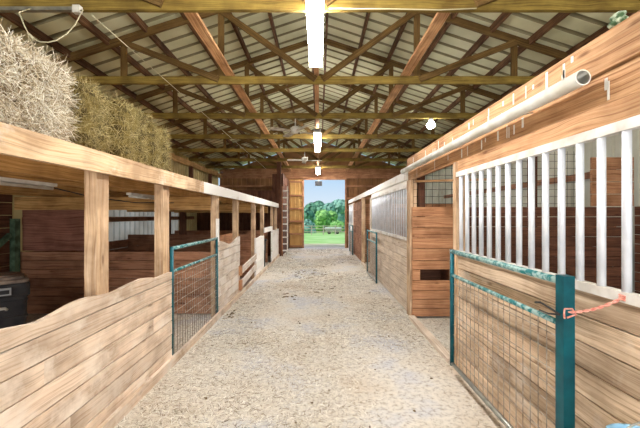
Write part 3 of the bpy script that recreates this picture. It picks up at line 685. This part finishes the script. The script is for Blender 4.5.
# twine, latch
w = MB(); a = Vector((1.30, 1.78, 1.085)); b_ = Vector((1.435, 1.58, 1.21)); 
for ph in (0, math.pi):
    pts = []
    for i in range(40):
        s_ = i/39; p = a.lerp(b_, s_); an = s_*26+ph; pts.append(p+Vector((0, math.cos(an), math.sin(an)))*.004+Vector((0,0,-.02*math.sin(math.pi*s_))))
    w.tube(pts, .0045, 6)
for k in range(3): w.tube([Vector((WR+.03,1.578,1.205+k*.009))+Vector((math.cos(q), math.sin(q), .1*math.sin(q)))*.026 for q in [i*math.pi/6 for i in range(13)]], .005, 6)
w.tube([(1.29,1.76,1.06),(1.28,1.75,1.085),(1.29,1.76,1.11),(1.33,1.76,1.11),(1.35,1.76,1.08),(1.30,1.755,1.065)], .005, 6)
tag(w.build('twine', M['rope']), 'pink twine tying the nearest gate post to a grille bar', 'twine')
w = MB(); w.tube([(1.285,1.99,1.085),(1.275,1.93,1.10),(1.275,1.85,1.09),(1.275,1.775,1.075)], .006, 6); w.tube([(1.275,1.775,1.075),(1.275,1.86,1.055),(1.285,1.95,1.05)], .005, 6)
tag(w.build('snap_hook', M['black']), 'small dark snap hook on the nearest gate rail by the twine', 'hook')
bucket('feed_bucket', (1.285, 1.30, .35), .13, .36, M['blue'], 'pale blue bucket hung at the bottom right corner on the plank wall')

# ------------------------------------------------------------ hay
def bale(loc, size, rot, kind, label, nstr):
    mat = (M['pale_core'], M['straw_pale']) if kind == 'pale' else (M['hay_core'], M['hay'])
    t = MB(); sx_, sy_, sz_ = size; nx = 10
    def pt(u, v, face):
        x, y, z = {0:(u,v,1),1:(u,v,-1),2:(u,1,v),3:(u,-1,v),4:(1,u,v),5:(-1,u,v)}[face]
        k = .90+.10*(1-max(abs(x*y), abs(y*z), abs(x*z))**3)
        j = 1+.035*math.sin(7*x+5*y+loc[1]*3)+.03*math.sin(9*z+4*y+loc[1])
        return Vector((x*sx_/2*k*j, y*sy_/2*k*j, z*sz_/2*k*j))
    for f in range(6):
        b = len(t.v)
        for i in range(nx+1):
            for j in range(nx+1): t.v.append(tuple(pt(-1+2*i/nx, -1+2*j/nx, f)))
        for i in range(nx):
            for j in range(nx):
                q = [b+i*(nx+1)+j, b+(i+1)*(nx+1)+j, b+(i+1)*(nx+1)+j+1, b+i*(nx+1)+j+1]
                t.face(q if f in (0,3,4) else q[::-1], [(0,0)]*4, .5, 0, True)
    core = t
    long_axis = size.index(max(size))
    faces = [0, 2, 3, 4, 4, 4, 5]
    for _ in range(nstr):
        f = R.choice(faces); p = pt(R.uniform(-1,1), R.uniform(-1,1), f)
        nrm = {0:(0,0,1),2:(0,1,0),3:(0,-1,0),4:(1,0,0),5:(-1,0,0)}[f]; nrm = Vector(nrm)
        d = Vector((R.gauss(0,1), R.gauss(0,1), R.gauss(0,.8))); d -= nrm*d.dot(nrm); d = d.normalized()+nrm*R.uniform(-.05,.5)
        L = R.uniform(.03,.11) if kind == 'pale' else R.uniform(.03,.12)
        core.strand(p+nrm*R.uniform(-.01,.02), d, L, R.uniform(.002,.0048) if kind == 'pale' else R.uniform(.0015,.0035), nrm, mi=1, bend=.09)
    o = core.build('hay_bale' if kind != 'pale' else 'straw_bale', list(mat)); o.location = loc; o.rotation_euler = rot
    return tag(o, label, 'hay bale', 'bales on the left loft')
zb = 2.078
bale((-2.02, 1.68, zb+.26), (.66, 1.34, .52), (0,0,.0), 'pale', 'nearest pale straw bale, bright and bristly, at the top left', 20000)
bale((-2.10, 2.63, zb+.28), (.66, .50, .56), (0,0,.08), 'hay', 'greenish hay bale right behind the pale straw bale', 5000)
bale((-2.08, 3.19, zb+.285), (.66, .50, .57), (0,0,-.05), 'hay', 'greenish hay bale, second in the row behind the pale one', 5000)
bale((-2.08, 3.74, zb+.26), (.62, .49, .52), (0,0,.04), 'hay', 'last greenish hay bale in the row, toward the doorway', 4500)
bale((-2.98, 2.62, zb+.56), (.56, .56, 1.10), (0,0,.1), 'hay', 'brown hay bale peeking over the pale straw bale at the left edge', 3000)

# ------------------------------------------------------------ floor litter
w = MB()
def dens(x, y): return math.sin(x*2.1+y*.9)+math.sin(y*1.7-x*1.3+1)+math.sin(x*4.7+1)*.4
n = 0
while n < 42000:
    u = R.random(); y = 1.5*(10.7**u); x = R.uniform(-1.53, 1.40)
    if R.random()*2.6-1.6 > dens(x, y) - 1.5*math.exp(-((x+.35)**2/.5+(y-1.75)**2/.25)): continue
    a = R.uniform(0, math.tau); L = R.uniform(.015, .075)*(1 if y < 5 else 1.5)
    w.strand((x, y, R.uniform(.002,.009)), (math.cos(a), math.sin(a), R.uniform(-.03,.10)), L, R.uniform(.002,.0045)*(1 if y < 4 else 1.6 if y < 8 else 2.4), (0,0,1), bend=.06); n += 1
for _ in range(2500):
    y = R.uniform(3.7, 5.2); x = R.uniform(WR+.05, 3.5); a = R.uniform(0, math.tau)
    w.strand((x,y,.006), (math.cos(a),math.sin(a),.05), R.uniform(.02,.08), .005, (0,0,1), bend=.06)
for _ in range(2500):
    y = R.uniform(3.2, 5.3); x = R.uniform(-4.5, -WL-.05); a = R.uniform(0, math.tau)
    w.strand((x,y,.006), (math.cos(a),math.sin(a),.05), R.uniform(.02,.08), .005, (0,0,1), bend=.06)
tag(w.build('loose_straw', M['straw_floor']), 'loose pale straw scattered over the aisle floor', 'straw', kind='stuff')
def clump(mb, x, y, r, h):
    n = 9; b = len(mb.v); mb.v.append((x, y, h))
    for ring, (rr, zz) in enumerate(((.5, .8), (1, .0))):
        for k in range(n):
            a = math.tau*k/n; q = r*rr*R.uniform(.7,1.2); mb.v.append((x+q*math.cos(a), y+q*math.sin(a), max(.001, h*zz*R.uniform(.6,1.1)+.001)))
    for k in range(n):
        k2 = (k+1)%n; mb.face([b, b+1+k, b+1+k2], [(0,0)]*3, .5); mb.face([b+1+k, b+1+n+k, b+1+n+k2, b+1+k2], [(0,0)]*4, .5)
w = MB()
for _ in range(60):
    y = 1.6*(9**R.random()); x = R.uniform(-1.4, 1.3); s_ = 1 if y < 4 else 1.6
    clump(w, x, y, R.uniform(.006,.022)*s_, R.uniform(.006,.014)*s_)
for cx, cy in ((-.5, 9.5), (-.1, 9.0), (-1.43, 5.4), (.1, 7.2), (-.6, 6.6)):
    for _ in range(9): clump(w, cx+R.gauss(0,.2 if cx > -1.3 else .04), cy+R.gauss(0,.14), R.uniform(.02,.05), R.uniform(.008,.018))
tag(w.build('dirt_crumbs', M['dung']), 'small dark clumps and crumbs lying in the aisle straw', 'dirt', kind='stuff')

# ------------------------------------------------------------ cords, small things
t = thing('conduit_lamp', 'grey unlit tube lamp fixed along the first truss above the pale bale', 'lamp', (0, 3.28, 3.60))
MB().box(-3.6, -2.36, -.02, .02, .0, .035, axis=0).build('housing', M['steel'], t)
MB().box(-2.40, -2.33, -.025, .025, -.02, .05).build('end_socket', M['white'], t)
w = MB(); w.tube([(-2.33,3.27,3.60),(-2.29,3.25,3.594),(-2.258,3.1,3.363),(-2.30,3.05,3.25),(-2.346,3.0,3.17),(-2.40,2.97,3.135),(-2.457,2.95,3.128),(-2.536,2.95,3.163),(-2.59,2.95,3.26),(-2.66,2.97,3.40),(-2.75,3.2,3.58)], .005, 8)
w.tube([(-2.51,2.95,3.15),(-2.56,2.95,3.20)], .013, 8)
tag(w.build('extension_cord', M['cord']), 'pale looped extension cord hanging above the nearest straw bale', 'cord')
w = MB(); pts = [(-2.3, 3.4+i*.93, 3.63-.05*math.sin(math.pi*((i%2)))) for i in range(13)]; w.tube(pts, .005, 6)
tag(w.build('overhead_cable', M['cord']), 'thin pale cable running lengthwise under the left trusses', 'cable')
w = MB(); w.tube([(1.55,3.3,3.64),(1.2,3.3,3.625),(.7,3.3,3.635),(.1,3.3,3.64)], .006, 6); tag(w.build('truss_cable', M['cord']), 'pale cable looped along the first truss right of the light', 'cable')
t = MB().lathe([(.01,0),(.028,.008),(.032,.02),(.02,.038),(.026,.052),(.01,.066)], 8, sy=1.6); tag(t.build('rag_bundle', M['rag'], loc=(X-.004, 1.62, 2.515)), 'small green and white bundle on top of the right fascia', 'bundle')
t = thing('door_speaker', 'small dark box hanging at the top of the open doorway', 'box', (-.02, Y1-.12, 3.05))
MB().box(-.17, .17, -.06, .06, 0, .22).build('case', M['black'], t); MB().box(-.02, .02, -.02, .02, .22, .32).build('bracket', M['steel'], t)

# ------------------------------------------------------------ outside
def tree(x, y, z, h, r, leaf, label, trunk=.25, nl=2600, squash=1.0):
    t = thing('tree', label, 'tree', (x, y, z), group='trees beyond the meadow fence')
    MB().tube([(0,0,-.3),(0,0,h*.4),(.1,0,h*.8)], .1, 7, rs=[r*.09,r*.07,r*.02]).build('trunk', M['bark'], t)
    w = MB(); blobs = [(R.gauss(0,r*.42), R.gauss(0,r*.42), h*R.uniform(trunk+.08,.86), r*R.uniform(.3,.55)) for _ in range(12)]+[(0,0,h*.62,r*.62)]
    for _ in range(nl):
        bx, by, bz, br = R.choice(blobs); d = Vector((R.gauss(0,1),R.gauss(0,1),R.gauss(0,1))).normalized(); p = Vector((bx,by,bz))+Vector((d.x,d.y,d.z*squash))*br*R.uniform(.75,1.05)
        s_ = r*.11; u = Vector((R.gauss(0,1),R.gauss(0,1),R.gauss(0,1))).normalized(); v = d.cross(u).normalized()*s_; u = v.cross(d).normalized()*s_
        b = len(w.v); w.v += [tuple(p-u), tuple(p+v), tuple(p+u), tuple(p-v)]; w.face([b,b+1,b+2,b+3], [(0,0)]*4, R.random())
    w.build('crown', leaf, t)
tree(-3.6, 73, -2.0, 5.6, 3.3, LEAF[0], 'dark green tree at the left side of the doorway view', .0, 3400)
tree(.2, 84, -2.1, 7.4, 4.0, LEAF[0], 'tall dark rounded tree, highest behind the doorway', .0, 3400)
tree(1.0, 65, -1.8, 4.4, 2.4, LEAF[1], 'bright green round tree in front of the darker ones', .0, 3400)
tree(4.8, 73, -2.0, 6.4, 3.4, LEAF[2], 'bluish green tree right of the bright tree', .0, 3400)
tree(9.4, 88, -2.1, 6.6, 3.8, LEAF[0], 'green tree at the right edge of the doorway view', .0, 3400)
tree(3.6, 95, -2.3, 8.2, 1.6, LEAF[2], 'thin sparse tree poking above the treetops', .6, 160)
tree(-8.4, 84, -2.1, 7, 4.0, LEAF[2], 'big green tree hidden mostly by the sliding door', .0)
tree(15.5, 76, -2.0, 7, 4.0, LEAF[0], 'green tree beyond the right door edge', .0)
for i in range(5):
    tree(-6+4.2*i+R.uniform(-.6,.6), 57, -1.5, 2.2, 1.7, LEAF[(i*2)%3], ['leafy bush behind the fence, far left', 'leafy bush behind the fence, left', 'leafy bush behind the middle of the fence', 'leafy bush behind the fence, right', 'leafy bush behind the fence, far right'][i], .0, 900, .8)
t = thing('meadow_fence', 'weathered post and rail fence across the meadow', 'fence', (0, 45, -.98))
for k in range(13): MB().box(-9+1.6*k-.07, -9+1.6*k+.07, -.07, .07, -.1, 1.25).build('fence_post', M['fence'], t)
for z in (.35, .75, 1.12): MB().box(-9, 10.4, -.1, -.06, z, z+.09, axis=0).build('fence_rail', M['fence'], t)
t = thing('field_trailer', 'low pale trailer parked behind the meadow fence', 'trailer', (2.1, 50, -1.15))
MB().box(-1.2, 1.2, -.8, .8, .5, .75).build('body', M['dull_white'], t); w = MB(); rbox(w, 1.25, .85, .75, .95, .3); w.build('roof', M['white'], t)
for x in (-.6, .6):
    MB().tube([(x,-.85,.25),(x,.85,.25)], .25, 14).build('wheel', M['black'], t)
